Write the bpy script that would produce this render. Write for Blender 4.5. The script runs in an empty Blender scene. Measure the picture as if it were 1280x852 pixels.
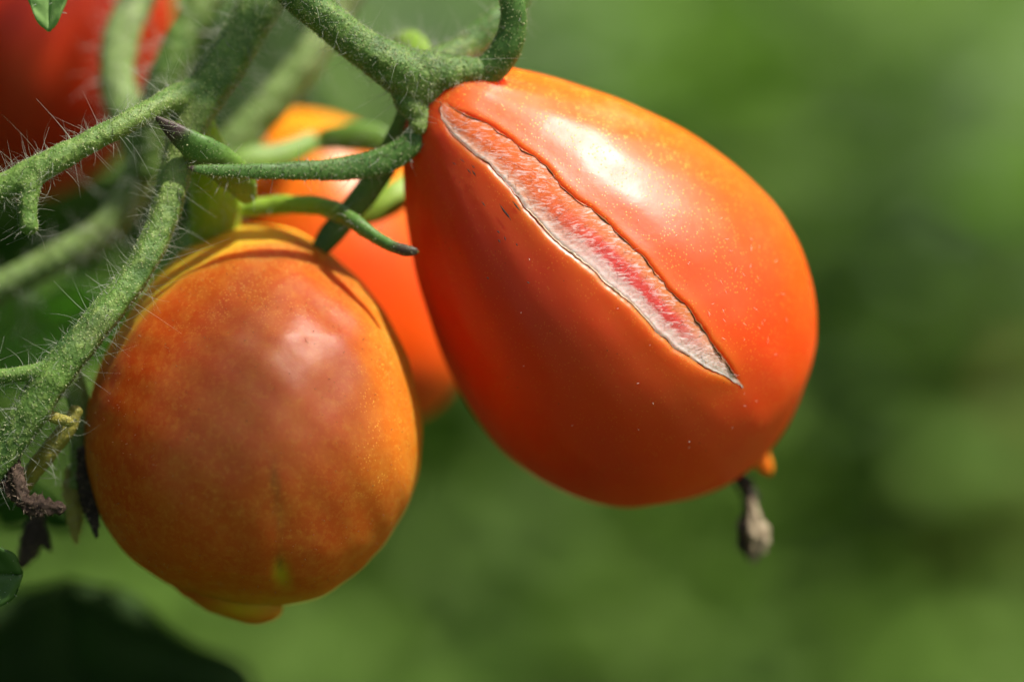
import bpy, math, random
import numpy as np
from mathutils import Vector, Matrix

random.seed(7)
RNG = np.random.default_rng(7)
scene = bpy.context.scene
col = scene.collection

# ------------------------------------------------------------------ camera
U = 0.0001                     # one photograph pixel in the plane of focus = 0.1 mm
FOCAL = 100.0
D = 0.128 / 36.0 * FOCAL       # focus distance (m): the frame is 128 mm wide there
PITCH = math.radians(-14)
RGT = np.array([1.0, 0, 0])
FWD = np.array([0, math.cos(PITCH), math.sin(PITCH)])
UPV = np.array([0, -math.sin(PITCH), math.cos(PITCH)])
F0 = np.array([0, 0, 0.62])    # centre of the focus plane, 62 cm above the ground

cam_d = bpy.data.cameras.new('camera')
cam = bpy.data.objects.new('camera', cam_d)
col.objects.link(cam)
cam_d.lens = FOCAL
cam_d.sensor_width = 36.0
cam_d.clip_start = 0.01
cam_d.clip_end = 200.0
cam.location = Vector(F0 - FWD * D)
cam.rotation_euler = (math.pi / 2 + PITCH, 0, 0)
cam_d.dof.use_dof = True
cam_d.dof.focus_distance = D + 0.0020
cam_d.dof.aperture_fstop = 5.0
scene.camera = cam

# ------------------------------------------------------------------ sky and sun
L_CAM = np.array([0.41, 0.82, 0.32]); L_CAM /= np.linalg.norm(L_CAM)
L_W = L_CAM[0] * RGT + L_CAM[1] * UPV - L_CAM[2] * FWD
world = bpy.data.worlds.new('World'); scene.world = world
world.use_nodes = True
wn = world.node_tree
sky = wn.nodes.new('ShaderNodeTexSky')
sky.sky_type = 'NISHITA'; sky.sun_disc = False
sky.sun_elevation = math.asin(L_W[2])
sky.dust_density = 4.0; sky.air_density = 0.8; sky.ozone_density = 0.6
sky.sun_rotation = math.atan2(L_W[0], L_W[1])
wn.links.new(sky.outputs[0], wn.nodes['Background'].inputs[0])
wn.nodes['Background'].inputs[1].default_value = 0.075
sun_d = bpy.data.lights.new('sun', 'SUN')
sun_d.energy = 5.0; sun_d.angle = math.radians(0.55); sun_d.color = (1.0, 0.95, 0.86)
sun = bpy.data.objects.new('sun', sun_d); col.objects.link(sun)
sun.rotation_euler = Vector(L_W).to_track_quat('Z', 'Y').to_euler()

vs = scene.view_settings
vs.view_transform = 'Standard'; vs.look = 'None'; vs.gamma = 1.0; vs.exposure = 0.53
vs.use_curve_mapping = False
scene.render.engine = 'CYCLES'
scene.cycles.use_denoising = True
scene.cycles.max_bounces = 10
scene.cycles.transparent_max_bounces = 12
scene.cycles.sample_clamp_indirect = 6.0

# ------------------------------------------------------------------ helpers
def P(p):
    """(px, py, z) rows -> world: a pixel of the photograph and a distance z (px, towards the lens) from the focus plane"""
    p = np.atleast_2d(np.asarray(p, float))
    k = (D - p[:, 2] * U) / D
    return F0 + np.outer((p[:, 0] - 640) * U * k, RGT) + np.outer((426 - p[:, 1]) * U * k, UPV) - np.outer(p[:, 2] * U, FWD)

def C2W(v):
    """camera-aligned offsets (right, up, towards lens) in px -> world offsets"""
    v = np.atleast_2d(np.asarray(v, float)) * U
    return np.outer(v[:, 0], RGT) + np.outer(v[:, 1], UPV) - np.outer(v[:, 2], FWD)

def lin(r, g, b, a=1.0):
    f = lambda c: (c / 255 / 12.92) if c / 255 <= 0.04045 else ((c / 255 + 0.055) / 1.055) ** 2.4
    return (f(r), f(g), f(b), a)

def spline(pts, n):
    """Catmull-Rom through rows of any width, n samples evenly by chord"""
    p = np.asarray(pts, float)
    if len(p) == 2:
        t = np.linspace(0, 1, n)[:, None]
        return p[0] * (1 - t) + p[1] * t
    d = np.r_[0, np.cumsum(np.maximum(np.linalg.norm(np.diff(p[:, :3], axis=0), axis=1), 1e-9))]
    q = np.vstack([2 * p[0] - p[1], p, 2 * p[-1] - p[-2]])
    out = []
    for s in np.linspace(0, d[-1], n):
        i = min(max(np.searchsorted(d, s, side='right') - 1, 0), len(p) - 2)
        t = (s - d[i]) / (d[i + 1] - d[i])
        a, b, c, e = q[i], q[i + 1], q[i + 2], q[i + 3]
        out.append(0.5 * ((2 * b) + (c - a) * t + (2 * a - 5 * b + 4 * c - e) * t ** 2 + (3 * b - a - 3 * c + e) * t ** 3))
    return np.array(out)

def vnoise(p, seed=0):
    """cheap smooth value noise of 3-D points, about -1..1"""
    p = np.asarray(p, float); r = np.zeros(len(p))
    g = np.random.default_rng(seed)
    for k in range(6):
        w = g.normal(size=3); w /= np.linalg.norm(w)
        r += np.sin(p @ w * (0.7 + 0.35 * k) * 6.283 + g.uniform(0, 6.28))
    return r / 3.0

def tube(cp, n=60, seg=20, flat=1.0, lump=0.0, freq=0.02, seed=0, side=None, ridge=0.0):
    """cp rows (px, py, z, width px). A closed, tapered, slightly lumpy stalk in world space."""
    sp = spline(cp, n)
    c = P(sp[:, :3]); r = np.maximum(sp[:, 3], 0.3) / 2 * U
    t = np.gradient(c, axis=0); t /= np.linalg.norm(t, axis=1)[:, None]
    nrm = np.zeros_like(t)
    ref = -FWD if side is None else np.asarray(side, float)
    v = ref - t[0] * (ref @ t[0]); nrm[0] = v / np.linalg.norm(v)
    for i in range(1, n):
        v = nrm[i - 1] - t[i] * (nrm[i - 1] @ t[i]); nrm[i] = v / np.linalg.norm(v)
    bn = np.cross(t, nrm)
    V = []
    a = np.linspace(0, 2 * math.pi, seg, endpoint=False)
    for i in range(n):
        rr = r[i] * np.ones(seg)
        ring = c[i] + (np.outer(np.cos(a) * flat, nrm[i]) + np.outer(np.sin(a), bn[i])) * rr[:, None]
        if lump or ridge:
            k = 1 + lump * vnoise(ring / U * freq, seed) + ridge * np.cos(a * 5 + 0.02 * i + seed)
            ring = c[i] + (ring - c[i]) * k[:, None]
        V.append(ring)
    V = np.vstack(V)
    F = []
    for i in range(n - 1):
        for j in range(seg):
            F.append((i * seg + j, i * seg + (j + 1) % seg, (i + 1) * seg + (j + 1) % seg, (i + 1) * seg + j))
    V = np.vstack([V, c[0] - t[0] * r[0] * 0.4, c[-1] + t[-1] * r[-1] * 0.5])
    n0, n1 = len(V) - 2, len(V) - 1
    for j in range(seg):
        F.append((n0, (j + 1) % seg, j))
        F.append((n1, (n - 1) * seg + j, (n - 1) * seg + (j + 1) % seg))
    return V, F

def join(parts):
    V, F, o = [], [], 0
    for v, f in parts:
        V.append(v); F += [tuple(i + o for i in q) for q in f]; o += len(v)
    return np.vstack(V), F

def put(name, V, F, mat, parent=None, base=None, smooth=True, kind=None, attrs=None, flip=False):
    b = np.array(parent['base_w']) if parent is not None else (np.asarray(base) if base is not None else np.zeros(3))
    me = bpy.data.meshes.new(name)
    me.from_pydata((V - b).tolist(), [], [tuple(int(i) for i in q) for q in F])
    if flip: me.flip_normals()
    if smooth:
        me.polygons.foreach_set('use_smooth', np.ones(len(me.polygons), bool))
    for k, a in (attrs or {}).items():
        at = me.attributes.new(k, 'FLOAT', 'POINT'); at.data.foreach_set('value', np.asarray(a, np.float32))
    me.materials.append(mat)
    o = bpy.data.objects.new(name, me); col.objects.link(o)
    if parent is not None:
        o.parent = parent
    else:
        o.location = Vector(b)
    BASE[o.name] = b
    o['base_w'] = [float(x) for x in b]
    if kind: o['kind'] = kind
    return o
BASE = {}

def thing(name, base, label, cat, group=None):
    o = bpy.data.objects.new(name, None); col.objects.link(o)
    o.empty_display_size = 0.005
    o.location = Vector(base); o['base_w'] = [float(x) for x in base]
    o['label'] = label; o['category'] = cat
    if group: o['group'] = group
    return o

def remeshed(V, F, voxel, smooth=6):
    """union of overlapping stalks as one skin: voxel remesh, smoothed"""
    me = bpy.data.meshes.new('tmp'); me.from_pydata((V / U).tolist(), [], F)
    o = bpy.data.objects.new('tmp', me); col.objects.link(o)
    m = o.modifiers.new('r', 'REMESH'); m.mode = 'VOXEL'; m.voxel_size = voxel
    s = o.modifiers.new('s', 'SMOOTH'); s.iterations = smooth; s.factor = 0.5
    dg = bpy.context.evaluated_depsgraph_get()
    ev = o.evaluated_get(dg).to_mesh()
    n = len(ev.vertices); v = np.zeros(n * 3); ev.vertices.foreach_get('co', v)
    f = [tuple(p.vertices) for p in ev.polygons]
    v = v.reshape(-1, 3) * U
    bpy.data.objects.remove(o); bpy.data.meshes.remove(me)
    return v, f

def surf_sample(V, F, n, rng, keep=None):
    """n random points and normals on a mesh; keep(points, normals) -> weights"""
    T = []
    for f in F:
        for i in range(1, len(f) - 1): T.append((f[0], f[i], f[i + 1]))
    T = np.array(T)
    A, B, Cc = V[T[:, 0]], V[T[:, 1]], V[T[:, 2]]
    N = np.cross(B - A, Cc - A); ar = np.linalg.norm(N, axis=1); N = N / np.maximum(ar, 1e-30)[:, None]
    w = ar.copy()
    if keep is not None: w = w * keep((A + B + Cc) / 3, N)
    idx = rng.choice(len(T), n, p=w / w.sum())
    u, v = rng.random(n), rng.random(n)
    m = u + v > 1; u[m], v[m] = 1 - u[m], 1 - v[m]
    return A[idx] + (B - A)[idx] * u[:, None] + (Cc - A)[idx] * v[:, None], N[idx]

def strands(Pt, Nr, lmin, lmax, rad, rng, bend=0.4, spread=0.35, segs=4, droop=0.0, power=2.0, tipk=0.25):
    """tapered three-sided hairs, lengths and radius in px"""
    n = len(Pt)
    Ln = (lmin + (lmax - lmin) * rng.random(n) ** power) * U
    d = Nr + rng.normal(size=(n, 3)) * spread; d /= np.linalg.norm(d, axis=1)[:, None]
    b = rng.normal(size=(n, 3)) * bend; b[:, 2] -= droop
    k = np.arange(segs + 1) / segs
    ctr = Pt[:, None, :] - Nr[:, None, :] * (0.5 * U) + (d[:, None, :] * k[None, :, None] + b[:, None, :] * (k ** 2)[None, :, None]) * Ln[:, None, None]
    ax = np.cross(d, rng.normal(size=(n, 3))); ax /= np.linalg.norm(ax, axis=1)[:, None]
    ay = np.cross(d, ax)
    rr = rad * U * (1 - (1 - tipk) * k) * 1.0
    R = rr[None, :, None] * (0.7 + 0.6 * rng.random(n))[:, None, None]
    V = np.stack([ctr + R * (math.cos(q) * ax[:, None, :] + math.sin(q) * ay[:, None, :]) for q in (0, 2.094, 4.189)], axis=2)
    V = V.reshape(-1, 3)
    per = (segs + 1) * 3
    loc = []
    for i in range(segs):
        for j in range(3):
            loc.append((i * 3 + j, i * 3 + (j + 1) % 3, (i + 1) * 3 + (j + 1) % 3, (i + 1) * 3 + j))
    loc = np.array(loc)
    F = (loc[None] + (np.arange(n) * per)[:, None, None]).reshape(-1, 4)
    return V, F

def put_strands(name, VF, mat, parent, kind='stuff'):
    V, F = VF
    b = np.array(parent['base_w'])
    me = bpy.data.meshes.new(name)
    nV, nF = len(V), len(F)
    me.vertices.add(nV); me.vertices.foreach_set('co', (V - b).astype(np.float32).ravel())
    me.loops.add(nF * 4); me.loops.foreach_set('vertex_index', F.astype(np.int32).ravel())
    me.polygons.add(nF); me.polygons.foreach_set('loop_start', np.arange(nF, dtype=np.int32) * 4)
    me.polygons.foreach_set('use_smooth', np.ones(nF, bool))
    me.update(calc_edges=True); me.validate()
    me.materials.append(mat)
    o = bpy.data.objects.new(name, me); col.objects.link(o); o.parent = parent
    o['kind'] = kind; o['base_w'] = [float(x) for x in b]
    return o

# ------------------------------------------------------------------ materials
class MT:
    def __init__(self, name):
        self.m = bpy.data.materials.new(name); self.m.use_nodes = True
        self.t = self.m.node_tree; self.b = self.t.nodes['Principled BSDF']
        self.tc = self.t.nodes.new('ShaderNodeTexCoord')
    def n(self, t, **kw):
        x = self.t.nodes.new(t)
        for k, v in kw.items(): setattr(x, k, v)
        return x
    def l(self, a, b): self.t.links.new(a, b)
    def noise(self, scale, detail=4, rough=0.55, vec=None, dist=0.0):
        x = self.n('ShaderNodeTexNoise'); x.inputs['Scale'].default_value = scale
        x.inputs['Detail'].default_value = detail; x.inputs['Roughness'].default_value = rough
        x.inputs['Distortion'].default_value = dist
        self.l(vec or self.tc.outputs['Object'], x.inputs['Vector']); return x.outputs['Fac']
    def voro(self, scale, vec=None, feature='F1', rand=1.0):
        x = self.n('ShaderNodeTexVoronoi'); x.feature = feature
        x.inputs['Scale'].default_value = scale; x.inputs['Randomness'].default_value = rand
        self.l(vec or self.tc.outputs['Object'], x.inputs['Vector']); return x
    def ramp(self, fac, stops):
        x = self.n('ShaderNodeValToRGB'); e = x.color_ramp.elements
        while len(e) < len(stops): e.new(0.5)
        for q, (p, c) in zip(e, stops):
            q.position = p; q.color = c if hasattr(c, '__len__') else (c, c, c, 1)
        self.l(fac, x.inputs[0]); return x.outputs[0]
    def mix(self, fac, a, b, mode='MIX'):
        x = self.n('ShaderNodeMix'); x.data_type = 'RGBA'; x.blend_type = mode
        for s, v in ((x.inputs[0], fac), (x.inputs[6], a), (x.inputs[7], b)):
            if hasattr(v, 'is_linked'): self.l(v, s)
            elif hasattr(v, '__len__'): s.default_value = v
            else: s.default_value = v
        return x.outputs[2]
    def math(self, op, a, b=0.0, clamp=False):
        x = self.n('ShaderNodeMath'); x.operation = op; x.use_clamp = clamp
        for s, v in ((x.inputs[0], a), (x.inputs[1], b)):
            if hasattr(v, 'is_linked'): self.l(v, s)
            else: s.default_value = v
        return x.outputs[0]
    def attr(self, name):
        x = self.n('ShaderNodeAttribute'); x.attribute_name = name; return x.outputs['Fac']
    def gloss(self, fac, rough, tint=(1, 1, 1, 1)):
        """waxy skin: a thin even gloss over a matte body"""
        self.b.inputs['Specular IOR Level'].default_value = 0.0
        x = self.n('ShaderNodeBsdfGlossy'); x.inputs['Color'].default_value = tint
        if hasattr(rough, 'is_linked'): self.l(rough, x.inputs['Roughness'])
        else: x.inputs['Roughness'].default_value = rough
        if self.b.inputs['Normal'].is_linked: self.l(self.b.inputs['Normal'].links[0].from_socket, x.inputs['Normal'])
        m = self.n('ShaderNodeMixShader'); m.inputs[0].default_value = fac
        self.l(self.b.outputs[0], m.inputs[1]); self.l(x.outputs[0], m.inputs[2])
        self.l(m.outputs[0], self.t.nodes['Material Output'].inputs[0])
    def bump(self, h, strength, dist, prev=None):
        x = self.n('ShaderNodeBump'); x.inputs['Strength'].default_value = strength
        x.inputs['Distance'].default_value = dist
        self.l(h, x.inputs['Height'])
        if prev: self.l(prev, x.inputs['Normal'])
        self.l(x.outputs[0], self.b.inputs['Normal']); return x.outputs[0]
    def set(self, **kw):
        names = dict(color='Base Color', rough='Roughness', sss='Subsurface Weight', sssr='Subsurface Radius', ssss='Subsurface Scale',
                     spec='Specular IOR Level', coat='Coat Weight', coatr='Coat Roughness', trans='Transmission Weight', sheen='Sheen Weight',
                     sheenr='Sheen Roughness', ior='IOR', alpha='Alpha')
        for k, v in kw.items():
            s = self.b.inputs[names[k]]
            if hasattr(v, 'is_linked'): self.l(v, s)
            else: s.default_value = v
        return self.m

def mat_tomato_ripe():
    M = MT('ripe_tomato_skin')
    n1 = M.noise(45, 3); n2 = M.noise(160, 4)
    c = M.mix(M.ramp(n1, [(0.35, 0.0), (0.7, 1.0)]), (0.62, 0.022, 0.001, 1), (0.71, 0.045, 0.001, 1))
    top = M.attr('shoulder_or_sun')
    c = M.mix(M.math('MULTIPLY', top, 0.75), c, (0.78, 0.13, 0.001, 1))  # more orange upper side: sunlight put into the skin colour
    edge = M.attr('crack_near')
    edge2 = M.math('MULTIPLY', edge, M.ramp(M.noise(220, 3), [(0.3, 0.45), (0.65, 1.0)]))
    c = M.mix(M.math('MULTIPLY', edge2, 0.8), c, (0.76, 0.17, 0.005, 1))
    # cloudy pale bloom under the skin
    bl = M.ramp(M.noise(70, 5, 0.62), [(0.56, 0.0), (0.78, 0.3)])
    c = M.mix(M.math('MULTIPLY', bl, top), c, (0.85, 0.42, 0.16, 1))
    # fine yellow pores
    v = M.voro(2300)
    dot = M.ramp(v.outputs['Distance'], [(0.13, 1.0), (0.30, 0.0)])
    pick = M.ramp(M.noise(500, 2), [(0.42, 0.0), (0.52, 1.0)])
    dens = M.math('ADD', M.math('MULTIPLY', M.math('MULTIPLY', top, top), 1.0), 0.14, True)
    dot = M.math('MULTIPLY', M.math('MULTIPLY', dot, pick), dens)
    c = M.mix(dot, c, (0.95, 0.52, 0.06, 1))
    # a few dark pin pricks
    v2 = M.voro(900)
    pk = M.math('MULTIPLY', M.ramp(v2.outputs['Distance'], [(0.05, 1.0), (0.11, 0.0)]), M.ramp(M.noise(230, 2), [(0.57, 0.0), (0.62, 0.8)]))
    c = M.mix(pk, c, (0.16, 0.03, 0.01, 1))
    r = M.math('ADD', M.math('MULTIPLY', M.ramp(n2, [(0.3, 0.0), (0.7, 1.0)]), 0.10), 0.31)
    M.set(color=c, rough=r, sss=0.9, sssr=(1.0, 0.22, 0.05), ssss=0.009, spec=0.33)
    b = M.bump(M.noise(900, 3), 0.25, 0.0001)
    b = M.bump(dot, 0.35, 0.00006, b)
    M.bump(M.noise(120, 2), 0.15, 0.0006, b)
    M.gloss(0.042, M.math('ADD', r, 0.055), (0.94, 0.95, 1.0, 1))
    return M.m

def mat_tomato_turning():
    M = MT('turning_tomato_skin')
    n1 = M.noise(38, 4, 0.6); n2 = M.noise(420, 4, 0.65)
    c = M.mix(M.ramp(n1, [(0.36, 0.0), (0.66, 1.0)]), (0.44, 0.046, 0.002, 1), (0.52, 0.100, 0.004, 1))
    c = M.mix(M.ramp(n2, [(0.45, 0.0), (0.75, 0.35)]), c, (0.60, 0.24, 0.03, 1))
    sh = M.attr('shoulder_or_sun')
    c = M.mix(sh, c, (0.72, 0.36, 0.02, 1))
    bl = M.attr('blush')
    c = M.mix(M.math('MULTIPLY', bl, M.ramp(M.noise(110, 5, 0.65), [(0.25, 0.25), (0.65, 1.0)])), c, (0.60, 0.19, 0.035, 1))
    g = M.attr('green')
    c = M.mix(g, c, (0.54, 0.36, 0.010, 1))
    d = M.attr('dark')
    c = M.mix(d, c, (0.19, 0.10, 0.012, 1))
    mot = M.ramp(M.noise(1300, 3, 0.7), [(0.5, 0.0), (0.66, 0.45)])
    c = M.mix(M.math('MULTIPLY', mot, M.ramp(M.noise(60, 3), [(0.35, 0.25), (0.6, 1.0)])), c, (0.62, 0.24, 0.03, 1))
    sp = M.ramp(M.noise(85, 3), [(0.69, 0.0), (0.76, 0.5)])
    c = M.mix(sp, c, (0.46, 0.2, 0.09, 1))
    v = M.voro(2400)
    dot = M.math('MULTIPLY', M.ramp(v.outputs['Distance'], [(0.16, 1.0), (0.36, 0.0)]), M.ramp(M.noise(330, 2), [(0.42, 0.0), (0.56, 0.9)]))
    dot = M.math('MULTIPLY', dot, M.math('ADD', M.math('MULTIPLY', M.attr('up'), 0.8), 0.10))
    c = M.mix(dot, c, (0.72, 0.36, 0.06, 1))
    r = M.math('ADD', M.math('MULTIPLY', M.ramp(M.noise(70, 4), [(0.3, 0.0), (0.7, 1.0)]), 0.12), 0.36)
    M.set(color=c, rough=r, sss=0.8, sssr=(1.0, 0.3, 0.07), ssss=0.006, spec=0.45)
    b = M.bump(M.noise(800, 4), 0.3, 0.00012)
    M.bump(dot, 0.4, 0.00006, b)
    M.gloss(0.034, r, (1.0, 0.95, 0.90, 1))
    return M.m

def mat_tomato_simple(name, a, b_, yellow=None):
    M = MT(name)
    c = M.mix(M.ramp(M.noise(60, 3), [(0.3, 0.0), (0.7, 1.0)]), a, b_)
    if yellow: c = M.mix(M.attr('shoulder_or_sun'), c, yellow)
    M.set(color=c, rough=0.36, sss=0.5, sssr=(1.0, 0.25, 0.06), ssss=0.006, spec=0.25)
    M.bump(M.noise(500, 3), 0.2, 0.0001)
    M.gloss(0.035, 0.36)
    return M.m

def mat_stem(name, dark, mid, light, dots=0.7, rough=0.6, sss=0.12):
    M = MT(name)
    n1 = M.noise(130, 4, 0.6); n2 = M.noise(900, 3, 0.6)
    c = M.mix(M.ramp(n1, [(0.32, 0.0), (0.68, 1.0)]), dark, mid)
    c = M.mix(M.ramp(n2, [(0.5, 0.0), (0.75, 0.55)]), c, light)
    c = M.mix(M.ramp(M.noise(55, 4, 0.6), [(0.52, 0.0), (0.72, 0.55)]), c, (0.11, 0.085, 0.028, 1))
    c = M.mix(M.ramp(M.noise(38, 3), [(0.5, 0.0), (0.7, 0.5)]), c, light)
    v = M.voro(2300)
    dot = M.math('MULTIPLY', M.ramp(v.outputs['Distance'], [(0.12, 1.0), (0.3, 0.0)]), dots)
    c = M.mix(M.math('MULTIPLY', dot, 0.6), c, (0.55, 0.56, 0.25, 1))
    M.set(color=c, rough=rough, sss=sss, sssr=(0.5, 1.0, 0.15), ssss=0.0012, spec=0.4)
    b = M.bump(n2, 0.9, 0.0004)
    M.bump(dot, 0.6, 0.00015, b)
    return M.m

def mat_tip():
    """sepals: green, running out to a withered purple-brown tip (attribute 'tip')"""
    M = MT('sepal_green')
    c = M.mix(M.ramp(M.noise(140, 4), [(0.3, 0.0), (0.7, 1.0)]), (0.045, 0.115, 0.018, 1), (0.10, 0.21, 0.035, 1))
    c = M.mix(M.attr('lime'), c, (0.26, 0.40, 0.03, 1))
    v = M.voro(2600)
    dot = M.math('MULTIPLY', M.ramp(v.outputs['Distance'], [(0.12, 1.0), (0.28, 0.0)]), M.ramp(M.noise(300, 2), [(0.42, 0.0), (0.6, 0.6)]))
    c = M.mix(dot, c, (0.5, 0.55, 0.25, 1))
    c = M.mix(M.math('MULTIPLY', M.attr('tip'), M.ramp(M.noise(400, 3), [(0.2, 0.75), (0.6, 1.0)])), c, (0.055, 0.03, 0.028, 1))
    M.set(color=c, rough=0.5, sss=0.15, sssr=(0.5, 1.0, 0.15), ssss=0.001, spec=0.4)
    b = M.bump(M.noise(1000, 3), 0.4, 0.0002)
    M.bump(dot, 0.5, 0.0001, b)
    return M.m

def mat_hair(name, colr, tr=0.5):
    M = MT(name)
    M.set(color=colr, rough=0.35, spec=0.5)
    t = M.n('ShaderNodeBsdfTranslucent'); t.inputs[0].default_value = colr
    mx = M.n('ShaderNodeMixShader'); mx.inputs[0].default_value = tr
    out = M.t.nodes['Material Output']
    M.l(M.b.outputs[0], mx.inputs[1]); M.l(t.outputs[0], mx.inputs[2]); M.l(mx.outputs[0], out.inputs[0])
    return M.m

def mat_leaf(name, a, b_, tr=0.35, rough=0.45, scale=90):
    M = MT(name)
    c = M.mix(M.ramp(M.noise(scale, 4), [(0.3, 0.0), (0.7, 1.0)]), a, b_)
    M.set(color=c, rough=rough, spec=0.35)
    M.bump(M.noise(scale * 5, 3), 0.4, 0.0004)
    t = M.n('ShaderNodeBsdfTranslucent')
    tint = M.mix(1.0, c, (1.0, 1.35, 0.45, 1), 'MULTIPLY'); M.l(tint, t.inputs[0])
    mx = M.n('ShaderNodeMixShader'); mx.inputs[0].default_value = tr
    M.l(M.b.outputs[0], mx.inputs[1]); M.l(t.outputs[0], mx.inputs[2])
    M.l(mx.outputs[0], M.t.nodes['Material Output'].inputs[0])
    return M.m

def mat_dry(name, a, b_, scale=350):
    M = MT(name)
    n = M.noise(scale, 5, 0.65)
    M.set(color=M.mix(M.ramp(n, [(0.35, 0.0), (0.65, 1.0)]), a, b_), rough=0.8, spec=0.2)
    M.bump(n, 0.9, 0.0005)
    return M.m

def mat_flesh():
    M = MT('healed_crack_flesh')
    u = M.attr('across'); v = M.attr('along')
    # fibres run across the crack, slightly slanted: noise stretched along 'across'
    cb = M.n('ShaderNodeCombineXYZ')
    M.l(M.math('MULTIPLY', u, 5.0), cb.inputs[0])
    M.l(M.math('ADD', M.math('MULTIPLY', v, 95.0), M.math('MULTIPLY', u, 9.0)), cb.inputs[1])
    nf = M.n('ShaderNodeTexNoise'); nf.inputs['Scale'].default_value = 1.0; nf.inputs['Detail'].default_value = 5
    nf.inputs['Roughness'].default_value = 0.7; nf.inputs['Distortion'].default_value = 0.8
    M.l(cb.outputs[0], nf.inputs['Vector']); fib = nf.outputs['Fac']
    ub = M.math('ADD', u, M.math('MULTIPLY', M.math('SUBTRACT', fib, 0.5), 0.55))
    orange = (0.66, 0.13, 0.012, 1)
    body = M.ramp(ub, [(0.0, (0.62, 0.17, 0.03, 1)), (0.22, (0.60, 0.17, 0.06, 1)), (0.40, (0.64, 0.05, 0.035, 1)), (0.56, (0.62, 0.06, 0.05, 1)),
                       (0.68, (0.74, 0.42, 0.38, 1)), (0.9, (0.84, 0.60, 0.54, 1)), (1.0, (0.90, 0.76, 0.68, 1))])
    neck = M.ramp(ub, [(0.0, orange), (0.6, (0.64, 0.12, 0.02, 1)), (0.82, (0.72, 0.34, 0.22, 1)), (1.0, (0.88, 0.76, 0.66, 1))])
    tail = M.ramp(ub, [(0.0, (0.66, 0.26, 0.14, 1)), (0.4, (0.72, 0.42, 0.34, 1)), (0.62, (0.78, 0.58, 0.52, 1)), (1.0, (0.85, 0.72, 0.66, 1))])
    c = M.mix(M.ramp(v, [(0.28, 0.0), (0.5, 1.0)]), neck, body)
    c = M.mix(M.ramp(v, [(0.74, 0.0), (0.86, 1.0)]), c, tail)
    wisp = M.ramp(fib, [(0.50, 0.0), (0.64, 0.62)])
    c = M.mix(wisp, c, (0.84, 0.68, 0.64, 1))
    M.set(color=c, rough=0.42, sss=0.5, sssr=(1, 0.5, 0.35), ssss=0.0015, spec=0.5)
    b = M.bump(fib, 0.2, 0.0002)
    M.bump(M.noise(1500, 3), 0.4, 0.00015, b)
    return M.m

RIPE = mat_tomato_ripe(); TURN = mat_tomato_turning()
STEM = mat_stem('hairy_stem_green', (0.035, 0.090, 0.012, 1), (0.115, 0.215, 0.032, 1), (0.29, 0.39, 0.095, 1))
PALE = mat_stem('pale_stem_green', (0.13, 0.21, 0.05, 1), (0.22, 0.33, 0.09, 1), (0.34, 0.42, 0.18, 1), 0.4)
LIME = mat_stem('lime_stem_green', (0.26, 0.42, 0.012, 1), (0.36, 0.52, 0.02, 1), (0.42, 0.54, 0.06, 1), 0.35, 0.5, 0.5)
OLIVE = mat_stem('yellowed_stalk', (0.20, 0.17, 0.02, 1), (0.30, 0.26, 0.03, 1), (0.34, 0.33, 0.1, 1), 0.5)
SEPAL = mat_tip()
HAIR = mat_hair('plant_hair', (0.60, 0.62, 0.52, 1), 0.5)
FUZZ = mat_hair('gland_fuzz', (0.20, 0.31, 0.07, 1), 0.4)
GLAND = mat_hair('gland_heads', (0.66, 0.68, 0.40, 1), 0.3)
FLESH = mat_flesh()
FIBRE = mat_hair('crack_fibre', (0.90, 0.82, 0.80, 1), 0.6)
RIM = mat_dry('crack_rim_brown', (0.10, 0.03, 0.01, 1), (0.26, 0.10, 0.03, 1), 900)
RIMPALE = mat_dry('crack_lip_pale', (0.62, 0.38, 0.2, 1), (0.85, 0.75, 0.6, 1), 600)
DRY = mat_dry('withered_brown', (0.022, 0.014, 0.010, 1), (0.085, 0.055, 0.038, 1), 700)
BLACKDRY = mat_dry('withered_black', (0.018, 0.014, 0.012, 1), (0.06, 0.045, 0.035, 1))
BEIGE = mat_dry('withered_beige', (0.17, 0.12, 0.07, 1), (0.44, 0.36, 0.24, 1), 700)
LEAFG = mat_leaf('tomato_leaf_green', (0.04, 0.10, 0.02, 1), (0.07, 0.16, 0.03, 1))
LEAFD = mat_leaf('tomato_leaf_dark', (0.04, 0.085, 0.02, 1), (0.065, 0.125, 0.03, 1), 0.4, 0.8)
LEAFL = mat_leaf('tomato_leaf_light', (0.26, 0.44, 0.12, 1), (0.34, 0.52, 0.19, 1), 0.4)

# ------------------------------------------------------------------ setting: ground and the far foliage
def ground():
    M = MT('garden_soil')
    c = M.mix(M.ramp(M.noise(1.5, 5), [(0.35, 0.0), (0.65, 1.0)]), (0.09, 0.15, 0.03, 1), (0.125, 0.19, 0.04, 1))
    M.set(color=c, rough=0.9); M.bump(M.noise(25, 5), 0.8, 0.03)
    n = 60; x = np.linspace(-40, 40, n); y = np.linspace(-8, 90, n)
    X, Y = np.meshgrid(x, y); Z = 0.03 * vnoise(np.c_[X.ravel() * 0.1, Y.ravel() * 0.1, X.ravel() * 0], 5)
    V = np.c_[X.ravel(), Y.ravel(), Z]
    F = [(i * n + j, i * n + j + 1, (i + 1) * n + j + 1, (i + 1) * n + j) for i in range(n - 1) for j in range(n - 1)]
    o = put('ground', V, F, M.m, base=(0, 0, 0)); o['kind'] = 'structure'
    return o
ground()

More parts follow.
